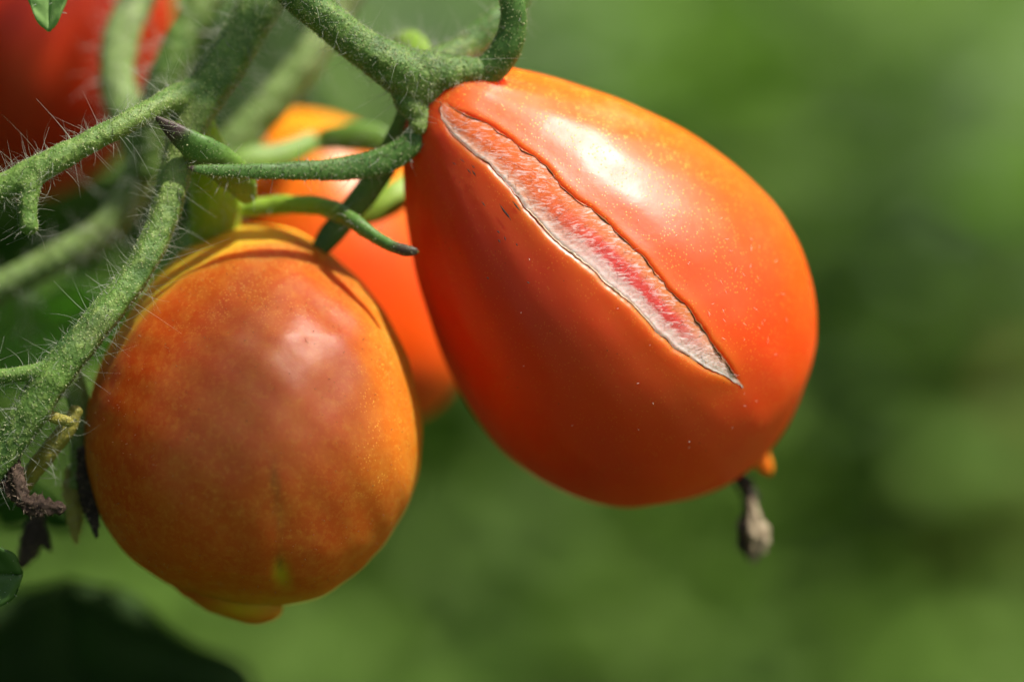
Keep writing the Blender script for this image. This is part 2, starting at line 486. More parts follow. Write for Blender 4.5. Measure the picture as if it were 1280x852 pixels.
def leaf_cloud(name, centres, n, size, mat, seed, label):
    """a mass of small leaves standing round the given (px, py, metres behind the focus plane, spread m, height m) places"""
    g = np.random.default_rng(seed)
    pts, nr = [], []
    W = np.array([c[5] for c in centres], float); W /= W.sum()
    pick = g.choice(len(centres), n, p=W)
    for i in pick:
        px, py, dz, sx, sz, _ = centres[i]
        c = P([(px, py, -dz / U)])[0]
        pts.append(c + g.normal(size=3) * np.array([sx, sx * 1.2, sz]))
    pts = np.array(pts); pts[:, 2] = np.maximum(pts[:, 2], 0.02 + 0.1 * g.random(n))
    L = size * (0.6 + 0.8 * g.random(n)); w = L * (0.28 + 0.12 * g.random(n))
    yaw = g.uniform(0, 6.283, n); pit = g.normal(0.05, 0.32, n); rol = g.normal(0, 0.32, n)
    d = np.c_[np.cos(yaw) * np.cos(pit), np.sin(yaw) * np.cos(pit), np.sin(pit)]
    s = np.cross(d, [0, 0, 1]); s /= np.linalg.norm(s, axis=1)[:, None]
    up = np.cross(s, d); s = s * np.cos(rol)[:, None] + up * np.sin(rol)[:, None]; up = np.cross(s, d)
    k = [(-0.5, 0, 0), (-0.15, 1, 0.18), (-0.15, 0, 0), (-0.15, -1, 0.18), (0.2, 0.8, 0.1), (0.2, 0, -0.03), (0.2, -0.8, 0.1), (0.5, 0, -0.15)]
    V = np.stack([pts + d * (L * a)[:, None] + s * (w * b)[:, None] + up * (w * c)[:, None] for a, b, c in k], axis=1).reshape(-1, 3)
    f = [(0, 2, 1), (0, 3, 2), (1, 2, 5, 4), (2, 3, 6, 5), (4, 5, 7), (5, 6, 7)]
    F = [tuple(8 * i + j for j in q) for i in range(n) for q in f]
    o = put(name, V, F, mat, base=P([(640, 426, -15000)])[0])
    o['kind'] = 'stuff'; o['label'] = label; o['category'] = 'foliage'
    return o

bgA = mat_leaf('weed_green', (0.125, 0.215, 0.034, 1), (0.16, 0.26, 0.042, 1), 0.45, 0.6, 20)
bgB = mat_leaf('weed_lime', (0.15, 0.28, 0.02, 1), (0.18, 0.32, 0.03, 1), 0.4, 0.6, 20)
bgC = mat_leaf('weed_dark', (0.030, 0.065, 0.016, 1), (0.05, 0.09, 0.02, 1), 0.25, 0.7, 20)
bgD = mat_leaf('weed_grey', (0.19, 0.28, 0.14, 1), (0.26, 0.34, 0.20, 1), 0.3, 0.7, 20)
bgE = mat_leaf('weed_olive', (0.22, 0.19, 0.03, 1), (0.27, 0.23, 0.05, 1), 0.3, 0.7, 20)
wide = [(x, y, dz, 0.30, 0.10, 1) for dz in (1.7, 2.2, 2.8) for x in (-300, 0, 300, 600, 900, 1200, 1500) for y in (-100, 150, 400, 650, 900)]
leaf_cloud('background_foliage', wide, 12000, 0.042, bgA, 1, 'blurred mid-green foliage filling the background')
leaf_cloud('background_foliage', [(870, 40, 1.9, .09, .05, 3), (820, 120, 1.9, .07, .05, 1), (1000, 620, 1.9, .14, .06, 2), (800, 760, 1.9, .16, .05, 1), (570, 560, 1.9, .07, .06, .8), (60, 700, 1.9, .08, .06, 1)], 2600, 0.026, bgB, 2,
           'blurred lime-green patch of foliage above the cracked tomato')
leaf_cloud('background_foliage', [(1165, 430, 1.6, .06, .07, 3), (1100, 350, 1.6, .05, .04, 1), (1060, 0, 1.6, .06, .02, .7), (1290, 520, 1.6, .04, .06, .8), (480, 830, 1.6, .06, .03, .5)], 330, 0.026, bgC, 3,
           'blurred dark green patch of foliage right of the cracked tomato')
leaf_cloud('background_foliage', [(1230, 200, 1.8, .09, .06, 2.5), (560, 40, 1.6, .07, .06, 2.4), (1080, 170, 1.8, .07, .04, 1)], 1500, 0.026, bgD, 4,
           'blurred grey-green patch of foliage at the upper right edge')
leaf_cloud('added_shade_foliage', [(250, 1900, 0, .06, .015, 2), (700, 1950, .04, .06, .015, 2), (-100, 1800, -.05, .05, .015, 1), (-950, 300, 0.02, .02, .06, 1.5), (-950, 900, 0, .02, .05, 1.5), (-800, 1500, 0, .03, .03, 1)], 700, 0.06, LEAFD, 9,
           'added unseen vine leaves below and left of the frame, blocking bounce light')  # added out of view to darken the fruit from below and left
leaf_cloud('background_foliage', [(1275, 700, 1.6, .035, .08, 1)], 260, 0.026, bgE, 5,
           'blurred olive-brown patch of foliage at the lower right edge')

# ------------------------------------------------------------------ the cracked tomato
def add_fuzz(V, F, n, g, o):
    pt, nr = surf_sample(V, F, int(n * 0.6), g)
    put_strands('fuzz', strands(pt, nr, 0.8, 2.6, 0.55, g, 0.2, 0.4, 2, power=1, tipk=0.6), FUZZ, o)
    pt, nr = surf_sample(V, F, int(n * 0.14), g)
    put_strands('gland_heads', strands(pt, nr, 1.2, 2.2, 0.65, g, 0.1, 0.3, 2, power=1, tipk=1.25), GLAND, o)

def blob_sepal(name, cp, mat, parent, flat=0.55, tip=0.0, lime=0.0, n=50, seg=18, side=None, lump=0.04, hairs=0, hl=(6, 24), fuzz=0, seed=1, limeb=None):
    V, F = tube(cp, n, seg, flat, lump, 0.02, seed, side)
    t = np.r_[np.repeat(np.linspace(0, 1, n), seg), 0, 1]
    tp = np.clip((t - (1 - tip)) / max(tip * 0.35, 1e-6), 0, 1) if tip > 0 else t * 0
    lm = np.full(len(t), lime) if limeb is None else np.interp(t, limeb[0], limeb[1])
    o = put(name, V, F, mat, parent, attrs={'tip': tp, 'lime': lm})
    g = np.random.default_rng(seed + 50)
    if hairs:
        pt, nr = surf_sample(V, F, hairs, g)
        put_strands('hairs', strands(pt, nr, hl[0], hl[1], 0.5, g, 0.4, 0.4), HAIR, o)
    if fuzz: add_fuzz(V, F, fuzz, g, o)
    return o

def stalk(name, parts, mat, parent, voxel=2.2, hairs=0, hl=(8, 40), fuzz=0, fl=(0.8, 2.8), seed=1, rad=0.5, keep=None, smooth=5, hp=2.0):
    V, F = join(parts)
    V, F = remeshed(V, F, voxel, smooth)
    # fine lumps
    o = put(name, V, F, mat, parent)
    g = np.random.default_rng(seed + 90)
    if hairs:
        pt, nr = surf_sample(V, F, hairs, g, keep)
        put_strands('hairs', strands(pt, nr, hl[0], hl[1], rad, g, 0.65, 0.45, 6, power=hp), HAIR, o)
    if fuzz: add_fuzz(V, F, fuzz, g, o)
    return o

TAU = math.radians(17)
AX = np.array([0.651, -0.759]); W1i = np.array([0.759, 0.651])
a3 = np.array([AX[0] * math.cos(TAU), AX[1] * math.cos(TAU), -math.sin(TAU)])
w13 = np.array([W1i[0], W1i[1], 0.0])
w23 = np.array([AX[0] * math.sin(TAU), AX[1] * math.sin(TAU), math.cos(TAU)])
O_PX = (570, 142); O_Z = -145
ps = np.array([-62, -60, -52, -36, -15, 5, 62, 140, 240, 340, 418, 488, 533, 558, 571, 578, 580.5]) / math.cos(TAU)
pr = np.array([0.01, 12, 33, 57, 77, 91, 133, 179, 219, 235, 222, 183, 128, 88, 52, 22, 0.01])
from itertools import accumulate
pp = spline(np.c_[ps, pr, pr * 0], 700)[:, :2]
arc = np.r_[0, np.cumsum(np.linalg.norm(np.diff(pp, axis=0), axis=1))]; arc /= arc[-1]
def prof(s): return np.interp(s, pp[:, 0], np.maximum(pp[:, 1], 0.01))

def edge_to_sth(pts):
    out = []
    for x, y in pts:
        d = np.array([x - O_PX[0], O_PX[1] - y], float)
        al = d @ AX; w = d @ W1i
        s = al
        for _ in range(60):
            r = prof(s); cs = np.clip(w / r, -0.98, 0.98); sn = math.sqrt(1 - cs * cs)
            s = 0.5 * s + 0.5 * (al - r * sn * math.sin(TAU)) / math.cos(TAU)
        out.append((s, math.acos(cs)))
    return np.array(out)
lowE = [(550, 136), (553, 155), (575, 180), (610, 212), (640, 240), (655, 265), (672, 285), (700, 312), (740, 345), (780, 380), (805, 405), (835, 435), (870, 455), (900, 470), (921, 481)]
uppE = [(558, 134), (585, 150), (615, 165), (650, 190), (680, 215), (700, 240), (722, 258), (750, 280), (780, 308), (805, 335), (830, 365), (850, 385), (870, 410), (890, 440), (910, 465), (921, 481)]
eL = edge_to_sth(lowE); eU = edge_to_sth(uppE)
S0, S1 = max(eL[0, 0], eU[0, 0]), min(eL[-1, 0], eU[-1, 0])

def crack_angles(s):
    tl = np.interp(s, eL[:, 0], eL[:, 1]); tu = np.interp(s, eU[:, 0], eU[:, 1])
    r = prof(s)
    jag = lambda ph: (0.9 * np.sin(s * 0.083 + ph) + 0.7 * np.sin(s * 0.19 + 2 * ph) * np.sin(s * 0.031 + ph) + 0.3 * np.sin(s * 0.61 + ph) * np.sin(s * 0.043)) / np.maximum(r, 30)
    tl = tl + jag(1.0); tu = tu + jag(3.3)
    m = 0.5 * (tl + tu); h = np.maximum(0.5 * (tl - tu), 0.0)
    h = np.where((s < S0) | (s > S1), 0.0, h)
    return m - h, m + h

def make_cracked():
    base = P([(O_PX[0], O_PX[1], O_Z)])[0]
    T = thing('tomato', base, 'ripe orange-red pear tomato with a long scarred split down its side', 'tomato', 'tomatoes on the vine')
    kz = (D - O_Z * U) / D
    def world_pts(s, th, off, r=None):
        r = prof(s) + off
        v = s[:, None] * a3 + (r * np.cos(th))[:, None] * w13 + (r * np.sin(th))[:, None] * w23
        return base + C2W(v) * kz
    # rows by arc length, denser along the crack
    nr = 330
    s_rows = np.interp(np.linspace(0, 1, nr), arc, pp[:, 0])
    tu, tl = crack_angles(s_rows)
    inside = np.clip(np.minimum((s_rows - S0) / 25, (S1 - s_rows) / 30), 0, 1); inside = inside * inside * (3 - 2 * inside)
    # body columns from lower edge round the back to the upper edge; px steps near the edges
    near = np.array([0, 1.2, 2.6, 4.4, 7, 10, 14, 20, 28, 38])
    nback = 150
    rows = []; dist = []
    for i in range(nr):
        r = max(prof(s_rows[i]), 1.0)
        span = 2 * math.pi - (tl[i] - tu[i])
        e = np.minimum(near / r, span * 0.3 * near / near[-1])
        mid = np.linspace(e[-1], span - e[-1], nback)[1:-1]
        a = np.r_[e, mid, span - e[::-1]]
        rows.append(tl[i] + a)
        d = np.minimum(a, span - a) * r; dist.append(d)
    rows = np.array(rows); dist = np.array(dist); ncol = rows.shape[1]
    s_g = np.repeat(s_rows, ncol); th = rows.ravel(); dd = dist.ravel(); ins = np.repeat(inside, ncol)
    lip = np.where(dd < 3.0, -2.2 * np.clip(1 - dd / 3.0, 0, 1) ** 1.3, 1.2 * np.exp(-((dd - 6) / 9) ** 2)) * ins
    lows = th - np.repeat(tl, ncol) < math.pi
    lip += np.where(lows, 1.6, 0.3) * np.exp(-((dd - 12) / 14) ** 2) * ins
    big = 2.2 * np.cos(3 * th + 0.5) * np.clip((s_g - 60) / 150, 0, 1) * np.clip((560 - s_g) / 150, 0, 1)
    # shallow dents and a soft flute beside the highlight
    off = lip + big + 0.8 * vnoise(np.c_[s_g / 90, np.cos(th) * 2.2, np.sin(th) * 2.2], 3)
    off += -1.5 * np.exp(-((th - 0.42) / 0.16) ** 2) * np.exp(-((s_g - 170) / 150) ** 2)
    off = off * np.clip(prof(s_g) / 60, 0, 1)
    V = world_pts(s_g, th, off)
    F = []
    for i in range(nr - 1):
        for j in range(ncol - 1):
            F.append((i * ncol + j, i * ncol + j + 1, (i + 1) * ncol + j + 1, (i + 1) * ncol + j))
    closed = (tl - tu) * prof(s_rows) < 0.2          # beyond the ends of the split the skin is whole
    F = [tuple((k - ncol + 1) if (k % ncol == ncol - 1 and closed[k // ncol]) else k for k in q) for q in F]
    nearc = np.exp(-dd / np.where(lows, 26, 16)) * np.clip(np.minimum((s_g - S0 + 20) / 120, (S1 + 25 - s_g) / 60), 0, 1) * np.where(lows, 0.95, 0.8)
    # sunlit upper side: its light painted as a more orange skin colour
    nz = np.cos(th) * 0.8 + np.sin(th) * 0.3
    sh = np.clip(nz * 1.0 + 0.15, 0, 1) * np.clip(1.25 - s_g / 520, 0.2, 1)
    body = put('body', V, F, RIPE, T, attrs={'shoulder_or_sun': sh, 'crack_near': nearc})
    # flesh laid open in the crack
    nu = 42; u = np.linspace(0, 1, nu)
    sel = (s_rows > S0 - 6) & (s_rows < S1 + 4)
    sr = np.interp(np.linspace(0, 1, 420), np.linspace(0, 1, sel.sum()), s_rows[sel])
    a0, a1 = crack_angles(sr)
    th2 = (a0[:, None] + (a1 - a0)[:, None] * u[None]).ravel(); s2 = np.repeat(sr, nu); u2 = np.tile(u, len(sr))
    v2 = (s2 - S0) / (S1 - S0)
    wpx = np.repeat((a1 - a0) * prof(sr), nu)
    dep = -np.minimum(wpx * 0.03, 2.2) * (1 - (2 * u2 - 1) ** 2)
    rim_in = 1.2 * np.clip(np.minimum((s2 - S0) / 25, (S1 - s2) / 30), 0, 1)
    fib = vnoise(np.c_[s2 / 5 + u2 * 3, u2 * 1.6, s2 / 40], 9)
    off2 = -dep - rim_in + 0.25 * fib * np.clip(wpx / 30, 0, 1) * (1 - (2 * u2 - 1) ** 4) + 0.8 * np.exp(-((u2 - 0.9) / 0.06) ** 2) * np.clip(wpx / 40, 0, 1)
    # slides just under the skin at its margins
    V2 = world_pts(s2, th2 + (u2 - 0.5) * 2 * 1.0 / prof(s2), off2)
    F2 = [(i * nu + j, i * nu + j + 1, (i + 1) * nu + j + 1, (i + 1) * nu + j) for i in range(len(sr) - 1) for j in range(nu - 1)]
    fl = put('crack_flesh', V2, F2, FLESH, body, attrs={'across': u2, 'along': np.clip(v2, 0, 1)})
    fl['label'] = 'red and white fibrous flesh in the split'
    # fibres across the flesh
    g = np.random.default_rng(21)
    n = 350
    uu = np.clip(g.beta(2.6, 1.5, n), 0.08, 0.96); vv = g.uniform(0.02, 0.97, n)
    ss = S0 + vv * (S1 - S0); b0, b1 = crack_angles(ss); tt = b0 + (b1 - b0) * uu
    ww = (b1 - b0) * prof(ss); dp = np.minimum(ww * 0.03, 2.2) * (1 - (2 * uu - 1) ** 2) - 1.3
    p0 = world_pts(ss, tt, dp); p1 = world_pts(ss + 4, tt - 9 / prof(ss), dp + 2.0)
    dr = p1 - p0; dr /= np.linalg.norm(dr, axis=1)[:, None]
    put_strands('fibres', strands(p0, dr, 4, 13, 0.30, g, 0.35, 0.35, 3, power=1.3), FIBRE, fl)
    # brown corky rims along both edges
    for nm, which, mat in (('upper', 0, RIM), ('lower', 1, RIM)):
        q = np.linspace(S0 - 4, S1 + 3, 260)
        ang = crack_angles(q)[which]
        g2 = np.random.default_rng(5 + which)
        wob = np.interp(np.arange(260), np.arange(0, 260, 4), g2.normal(0, 0.9, 65))
        c = world_pts(q, ang + wob / prof(q), -0.6 + 0.3 * wob)
        rad = np.clip(np.interp(np.arange(260), np.arange(0, 260, 6), g2.gamma(3, 0.27 if which == 0 else 0.24, 44)), 0.3, 1.7) * U
        t = np.gradient(c, axis=0); t /= np.linalg.norm(t, axis=1)[:, None]
        nn = np.cross(t, FWD); nn /= np.linalg.norm(nn, axis=1)[:, None]; bb = np.cross(t, nn)
        R = np.stack([c + rad[:, None] * (math.cos(x) * nn + math.sin(x) * bb) for x in np.linspace(0, 6.283, 6, endpoint=False)], 1).reshape(-1, 3)
        FF = [(i * 6 + j, i * 6 + (j + 1) % 6, (i + 1) * 6 + (j + 1) % 6, (i + 1) * 6 + j) for i in range(259) for j in range(6)]
        put('crack_rim', R, FF, mat, body)
    # dried pale membrane along the lower edge
    q = np.linspace(S0 + 0.3 * (S1 - S0), S0 + 0.72 * (S1 - S0), 200); ang = crack_angles(q)[1]
    g2 = np.random.default_rng(77)
    wd = np.clip(np.interp(np.arange(200), np.arange(0, 200, 5), g2.gamma(1.6, 1.5, 40)), 0.4, 7) * np.sin(np.linspace(0, math.pi, 200)) ** 0.6
    A = world_pts(q, ang - 0.6 / prof(q), -0.4 + 0 * q); B = world_pts(q, ang - (1 + wd * 0.5) / prof(q), 0.2 - wd * 0.16); Cc = world_pts(q, ang - (1 + wd) / prof(q), -1.5 - wd * 0.35)
    V3 = np.stack([A, B, Cc], 1).reshape(-1, 3)
    F3 = [(i * 3 + j, i * 3 + j + 1, (i + 1) * 3 + j + 1, (i + 1) * 3 + j) for i in range(199) for j in (0, 1)]
    mo = put('crack_membrane', V3, F3, RIMPALE, body)
    sm = mo.modifiers.new('thick', 'SOLIDIFY'); sm.thickness = 0.00004
    # dark scratches below the crack, fine pale flecks right of it
    def flecks(name, spots, mat, parent, ht=0.3, off0=0.9):
        VV, FF = [], []
        for k, (x, y, ln, an, wd) in enumerate(spots):
            dx, dy = math.cos(an) * ln / 2, math.sin(an) * ln / 2
            pts = [(x - dx, y - dy), (x - dy / ln * wd, y + dx / ln * wd), (x + dx, y + dy), (x + dy / ln * wd, y - dx / ln * wd), (x, y)]
            e = edge_to_sth(pts)
            w = world_pts(e[:, 0], e[:, 1], np.array([0.0, 0, 0, 0, ht * 2]) + off0 + ht + big_at(e))
            o_ = len(VV); VV += list(w); FF += [(o_ + 0, o_ + 1, o_ + 4), (o_ + 1, o_ + 2, o_ + 4), (o_ + 2, o_ + 3, o_ + 4), (o_ + 3, o_, o_ + 4), (o_ + 3, o_ + 2, o_ + 1, o_)]
        return put(name, np.array(VV), FF, mat, parent, smooth=False, kind='stuff')
    def big_at(e):
        s_, t_ = e[:, 0], e[:, 1]
        return 2.2 * np.cos(3 * t_ + 0.5) * np.clip((s_ - 60) / 150, 0, 1) * np.clip((560 - s_) / 150, 0, 1) + 0.8 * vnoise(np.c_[s_ / 90, np.cos(t_) * 2.2, np.sin(t_) * 2.2], 3) + 1.2
    g = np.random.default_rng(31)
    sc = [(588, 218, 7, .9, .8), (594, 221, 8, 1.0, 1.0), (593, 213, 5, .8, .7), (630, 267, 15, 1.0, 1.2), (635, 273, 12, 1.0, 1.0), (645, 262, 14, .9, 1.0), (624, 292, 4, .8, 1), (625, 303, 4, 1, 1),
          (632, 300, 5, 1.3, .8), (606, 258, 7, .9, .7), (570, 208, 5, .6, .6), (580, 205, 6, .7, .6), (646, 308, 3, 1, 1), (612, 347, 3, 1, 1), (660, 353, 3, .4, 1)]
    flecks('scratches', [(x, y, l * 1.35, q, w * 2.0) for x, y, l, q, w in sc], BLACKDRY, body, 0.3, 2.6)
    pk = []
    for _ in range(40):
        x, y = g.normal(915, 45), g.normal(385, 62)
        pk.append((x, y, g.uniform(3, 9), g.uniform(-0.4, 2.2), 0.55))
    for _ in range(25):
        pk.append((g.uniform(640, 960), g.uniform(180, 560), g.uniform(2.0, 3.5), g.uniform(0, 3), 0.9))
    pk = [k for k in pk if (math.hypot((k[0] - 760) / 240, (k[1] - 370) / 250) < 0.93)]
    # keep them off the split itself
    poly = lowE + uppE[::-1]
    def inpoly(x, y):
        c = False; j = len(poly) - 1
        for i in range(len(poly)):
            (xi, yi), (xj, yj) = poly[i], poly[j]
            if (yi > y) != (yj > y) and x < (xj - xi) * (y - yi) / (yj - yi) + xi: c = not c
            j = i
        return c
    pk = [k for k in pk if not inpoly(k[0], k[1]) and not inpoly(k[0] + 9, k[1] - 9) and not inpoly(k[0] - 9, k[1] + 9)]
    flecks('pale_flecks', pk, FIBRE, body, 0.2)
    # nipple and withered style at the blossom end
    NIP = mat_tomato_simple('nipple_orange', (0.75, 0.16, 0.008, 1), (0.80, 0.22, 0.012, 1))
    zt = O_Z - 575 * math.tan(TAU) + 6
    put('nipple', *tube([(925, 546, zt, 56), (942, 564, zt, 40), (954, 578, zt, 25), (960, 588, zt, 15), (961, 593, zt, 6)], 24, 24), NIP, T)
    st = put('withered_style', *tube([(908, 566, zt, 18), (920, 590, zt + 4, 17), (932, 606, zt, 21), (938, 620, zt, 20), (935, 636, zt, 17), (932, 652, zt, 18), (928, 668, zt - 3, 18), (930, 686, zt - 4, 13), (940, 701, zt, 4)], 60, 14, 0.75, 0.28, 0.06, 4, ridge=0.12), BLACKDRY, T)
    put('withered_bud', *tube([(940, 622, zt + 6, 7), (942, 640, zt + 8, 13), (945, 656, zt + 9, 22), (948, 670, zt + 9, 27), (947, 684, zt + 8, 21), (943, 694, zt + 6, 14), (941, 703, zt + 4, 4)], 70, 30, 0.8, 0.22, 0.08, 8, ridge=0.24), BEIGE, st)
    # pedicel and calyx
    hub = [tube([(320, -70, -40, 46), (365, -12, -52, 45), (410, 25, -66, 46), (455, 60, -80, 51), (500, 88, -89, 62), (540, 108, -105, 60), (566, 120, -130, 30)], 60, 22, 1, 0.05, 0.02, 3),
           tube([(470, 70, -95, 44), (530, 92, -93, 58), (580, 90, -95, 42), (612, 88, -95, 30)], 40, 20, 0.9, 0.05, 0.02, 4),
           tube([(505, 90, -105, 40), (515, 125, -95, 46), (528, 150, -91, 30), (520, 162, -85, 24)], 40, 20, 0.9, 0.05, 0.02, 5),
           tube([(530, 90, -115, 40), (560, 72, -140, 40), (590, 55, -160, 34)], 30, 20, 0.8, 0.05, 0.02, 6),
           tube([(515, 95, -115, 44), (535, 115, -125, 50), (575, 125, -145, 34)], 30, 20, 1, 0.03, 0.02, 6)]
    stalk('pedicel', hub, STEM, T, 2.0, hairs=1900, hl=(3, 30), rad=0.27, hp=4.0, fuzz=14000, seed=11)
    blob_sepal('sepal', [(530, 148, -95, 22), (514, 178, -92, 32), (482, 200, -92, 34), (440, 210, -88, 31), (390, 213, -78, 25), (330, 214, -62, 20), (270, 213, -52, 15), (244, 211, -48, 9), (235, 209, -47, 2)], SEPAL, T, 0.5, 0.04, hairs=160, fuzz=4500, seed=2, hl=(4, 22))
    blob_sepal('sepal', [(562, 112, -100, 30), (585, 101, -98, 36), (609, 88, -92, 40), (630, 66, -82, 40), (641, 36, -75, 36), (640, 2, -70, 32), (630, -30, -70, 26), (610, -50, -75, 12)], SEPAL, T, 0.55, hairs=30, fuzz=2600, seed=3, hl=(4, 9))
    blob_sepal('sepal', [(560, 78, -145, 34), (590, 55, -160, 38), (620, 28, -170, 36), (645, 8, -180, 30), (665, -25, -185, 18)], SEPAL, T, 0.5, hairs=120, fuzz=1800, seed=4, hl=(8, 30))
    blob_sepal('sepal', [(535, 85, -165, 30), (520, 60, -225, 36), (505, 50, -265, 34), (480, 62, -305, 16)], SEPAL, T, 0.6, lime=0.6, hairs=90, seed=5, hl=(10, 36))
    blob_sepal('sepal', [(515, 130, -115, 30), (490, 190, -150, 34), (465, 230, -165, 34), (435, 268, -175, 33), (408, 300, -180, 30), (392, 325, -183, 16)], SEPAL, T, 0.5, hairs=60, seed=6)
    return T
make_cracked()

# ------------------------------------------------------------------ lofted fruits
def loft(rows, nseg=160, nrow=200, depth=0.95, zc=None, warp=None):
    """rows (py, left px, right px) of the outline -> closed fruit in camera-aligned px offsets about its middle"""
    R = np.asarray(rows, float)
    cx0 = (R[:, 1].min() + R[:, 2].max()) / 2; cy0 = (R[0, 0] + R[-1, 0]) / 2
    d = np.r_[0, np.cumsum(np.hypot(np.diff(R[:, 0]), np.diff((R[:, 2] - R[:, 1]) / 2)))]
    t = np.linspace(0, d[-1], nrow)
    S = spline(np.c_[R, d], 600)
    ii = np.maximum.accumulate(S[:, 3])
    y = np.interp(t, ii, S[:, 0]); l = np.interp(t, ii, S[:, 1]); r = np.interp(t, ii, S[:, 2])
    c = (l + r) / 2; h = np.maximum((r - l) / 2, 0.05)
    a = np.linspace(0, 2 * math.pi, nseg, endpoint=False)
    X = (c - cx0)[:, None] + h[:, None] * np.cos(a)[None]
    Y = np.repeat((cy0 - y)[:, None], nseg, 1)
    Zc = np.zeros(nrow) if zc is None else np.interp(y, zc[0], zc[1])
    Z = Zc[:, None] + depth * h[:, None] * np.sin(a)[None]
    V = np.c_[X.ravel(), Y.ravel(), Z.ravel()]
    F = [(i * nseg + j, i * nseg + (j + 1) % nseg, (i + 1) * nseg + (j + 1) % nseg, (i + 1) * nseg + j) for i in range(nrow - 1) for j in range(nseg)]
    return V, F, (cx0, cy0), (nrow, nseg)

def make_turning():
    rows = [(277, 312, 318), (279, 292, 338), (284, 273, 358), (294, 250, 382), (310, 226, 404), (330, 207, 424), (360, 180, 455), (400, 154, 485), (450, 127, 509), (500, 112, 523), (545, 107, 528),
            (590, 110, 524), (630, 121, 509), (670, 143, 485), (697, 168, 458), (712, 185, 437), (726, 206, 416), (737, 228, 397), (745, 246, 380), (750, 270, 366), (753, 310, 354)]
    V, F, (cx, cy), (nr, ns) = loft(rows, 220, 260, 0.93, zc=([277, 330, 420, 545, 700, 776], [-70, -45, -15, 0, 5, -25]))
    Zc = -165
    # picture-plane position of each vertex, to place ridges on the skin
    px = V[:, 0] + cx; py = cy - V[:, 1]; front = np.clip(V[:, 2] / 60 + 0.9, 0, 1)
    # crest where the front lobe rolls over on to the yellow shoulders
    crest = np.interp(px, [150, 195, 235, 300, 340, 370, 420, 470, 520], [460, 392, 350, 313, 304, 301, 322, 375, 440])
    d = py - crest
    cen = np.array([0, 0, -10.0]); dirn = V - cen; dirn /= np.linalg.norm(dirn, axis=1)[:, None]
    side = np.clip((px - 150) / 60, 0, 1) * np.clip((500 - px) / 90, 0, 1)
    lob = (1 / (1 + np.exp(-d / 3.5)) * np.exp(-np.maximum(d, 0) / 70)) * 9 * front * side
    # two lobes at the blossom end: right front one rolls over the green tip behind
    d2 = np.hypot((px - 385) / 75, (py - 705) / 45)
    lobe2 = 13 * np.exp(-d2 ** 2 * 0.8) * front
    edge = np.interp(px, [230, 300, 345, 400, 450], [733, 742, 752, 742, 715])
    tipz = (1 / (1 + np.exp(-(py - edge) / 2.5))) * np.clip((px - 200) / 60, 0, 1) * np.clip((440 - px) / 60, 0, 1) * front
    # right hand flank plane change, vertical seam at x=360
    seam = -1.6 * np.exp(-((px - 361 - 3 * np.sin(py / 24)) / 14) ** 2) * np.clip((py - 540) / 80, 0, 1) * np.clip((745 - py) / 30, 0, 1) * front
    dim = -5.0 * np.exp(-np.hypot((px - 360) / 9, (py - 697) / 16) ** 2) * front
    flank = 5.0 * np.exp(-((px - 462 - (py - 420) * 0.12) / 30) ** 2) * np.clip((py - 330) / 60, 0, 1) * np.clip((660 - py) / 100, 0, 1) * front
    V = V + dirn * (lob + lobe2 + seam + dim + flank + 1.2 * vnoise(V / 110, 4))[:, None]
    tipz = tipz * 0
    base = P([(cx, cy, Zc)])[0]; kz = (D - Zc * U) / D
    T = thing('tomato', base + C2W([(-45, 250, -60)])[0], 'shaded brownish-orange tomato with yellow shoulders, hanging left of the split one', 'tomato', 'tomatoes on the vine')
    Wv = base + C2W(V) * kz
    sh = np.clip(1 / (1 + np.exp(d / 7)), 0, 1) * np.clip((480 - py) / 120, 0, 1)
    sh = np.maximum(sh, 0.18 * np.clip((px - 430) / 40, 0, 1) * np.clip((650 - py) / 80, 0, 1))  # right flank yellowed to paint in the golden sun strip
    sh = np.maximum(sh, 0.55 * np.exp(-(d / 9) ** 2) * side)
    up = np.maximum(np.clip((430 - py) / 110, 0, 1), np.clip((px - 440) / 30, 0, 1) * np.clip((640 - py) / 60, 0, 1))
    green = np.exp(-np.hypot((px - 361) / 9, (py - 700) / 15) ** 2) * 0.95 * front + tipz + 0.28 * np.exp(-np.hypot((px - 350) / 120, (py - 745) / 22) ** 2)
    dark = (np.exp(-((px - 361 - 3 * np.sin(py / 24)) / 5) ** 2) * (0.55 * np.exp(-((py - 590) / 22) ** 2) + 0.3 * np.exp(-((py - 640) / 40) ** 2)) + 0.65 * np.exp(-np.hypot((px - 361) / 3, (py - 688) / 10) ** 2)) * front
    blush = np.clip(np.exp(-np.hypot((px - 370) / 115, (py - 490) / 110) ** 2), 0, 1) * front * 0.55
    body = put('body', Wv, F, TURN, T, attrs={'shoulder_or_sun': sh, 'up': up, 'green': np.clip(green, 0, 1), 'dark': np.clip(dark, 0, 1), 'blush': blush})
    # the blossom tip: a small greenish lobe tucked in behind the front one
    ph = np.linspace(0, math.pi, 40); az = np.linspace(0, 6.283185, 60, endpoint=False)
    E = np.array([(math.cos(z) * math.sin(p), math.sin(z) * math.sin(p), math.cos(p)) for p in ph for z in az]) * np.array([95, 60, 43])
    E[:, 0] += np.where(E[:, 2] < 0, 0.18, 0) * E[:, 2] * 0; E = E @ np.array([[1, 0, 0], [0, 0, 1], [0, 1, 0]])
    ca, sa = math.cos(-0.54), math.sin(-0.54); E[:, :2] = E[:, :2] @ np.array([[ca, sa], [-sa, ca]])
    Ev = E + np.array([270 - cx, cy - 718, -4.0]) + 1.0 * vnoise(E / 40, 6)[:, None]
    Ef = [(i * 60 + j, (i + 1) * 60 + j, (i + 1) * 60 + (j + 1) % 60, i * 60 + (j + 1) % 60) for i in range(39) for j in range(60)]
    zero = np.zeros(len(Ev)); epy = cy - Ev[:, 1]; epx = Ev[:, 0] + cx
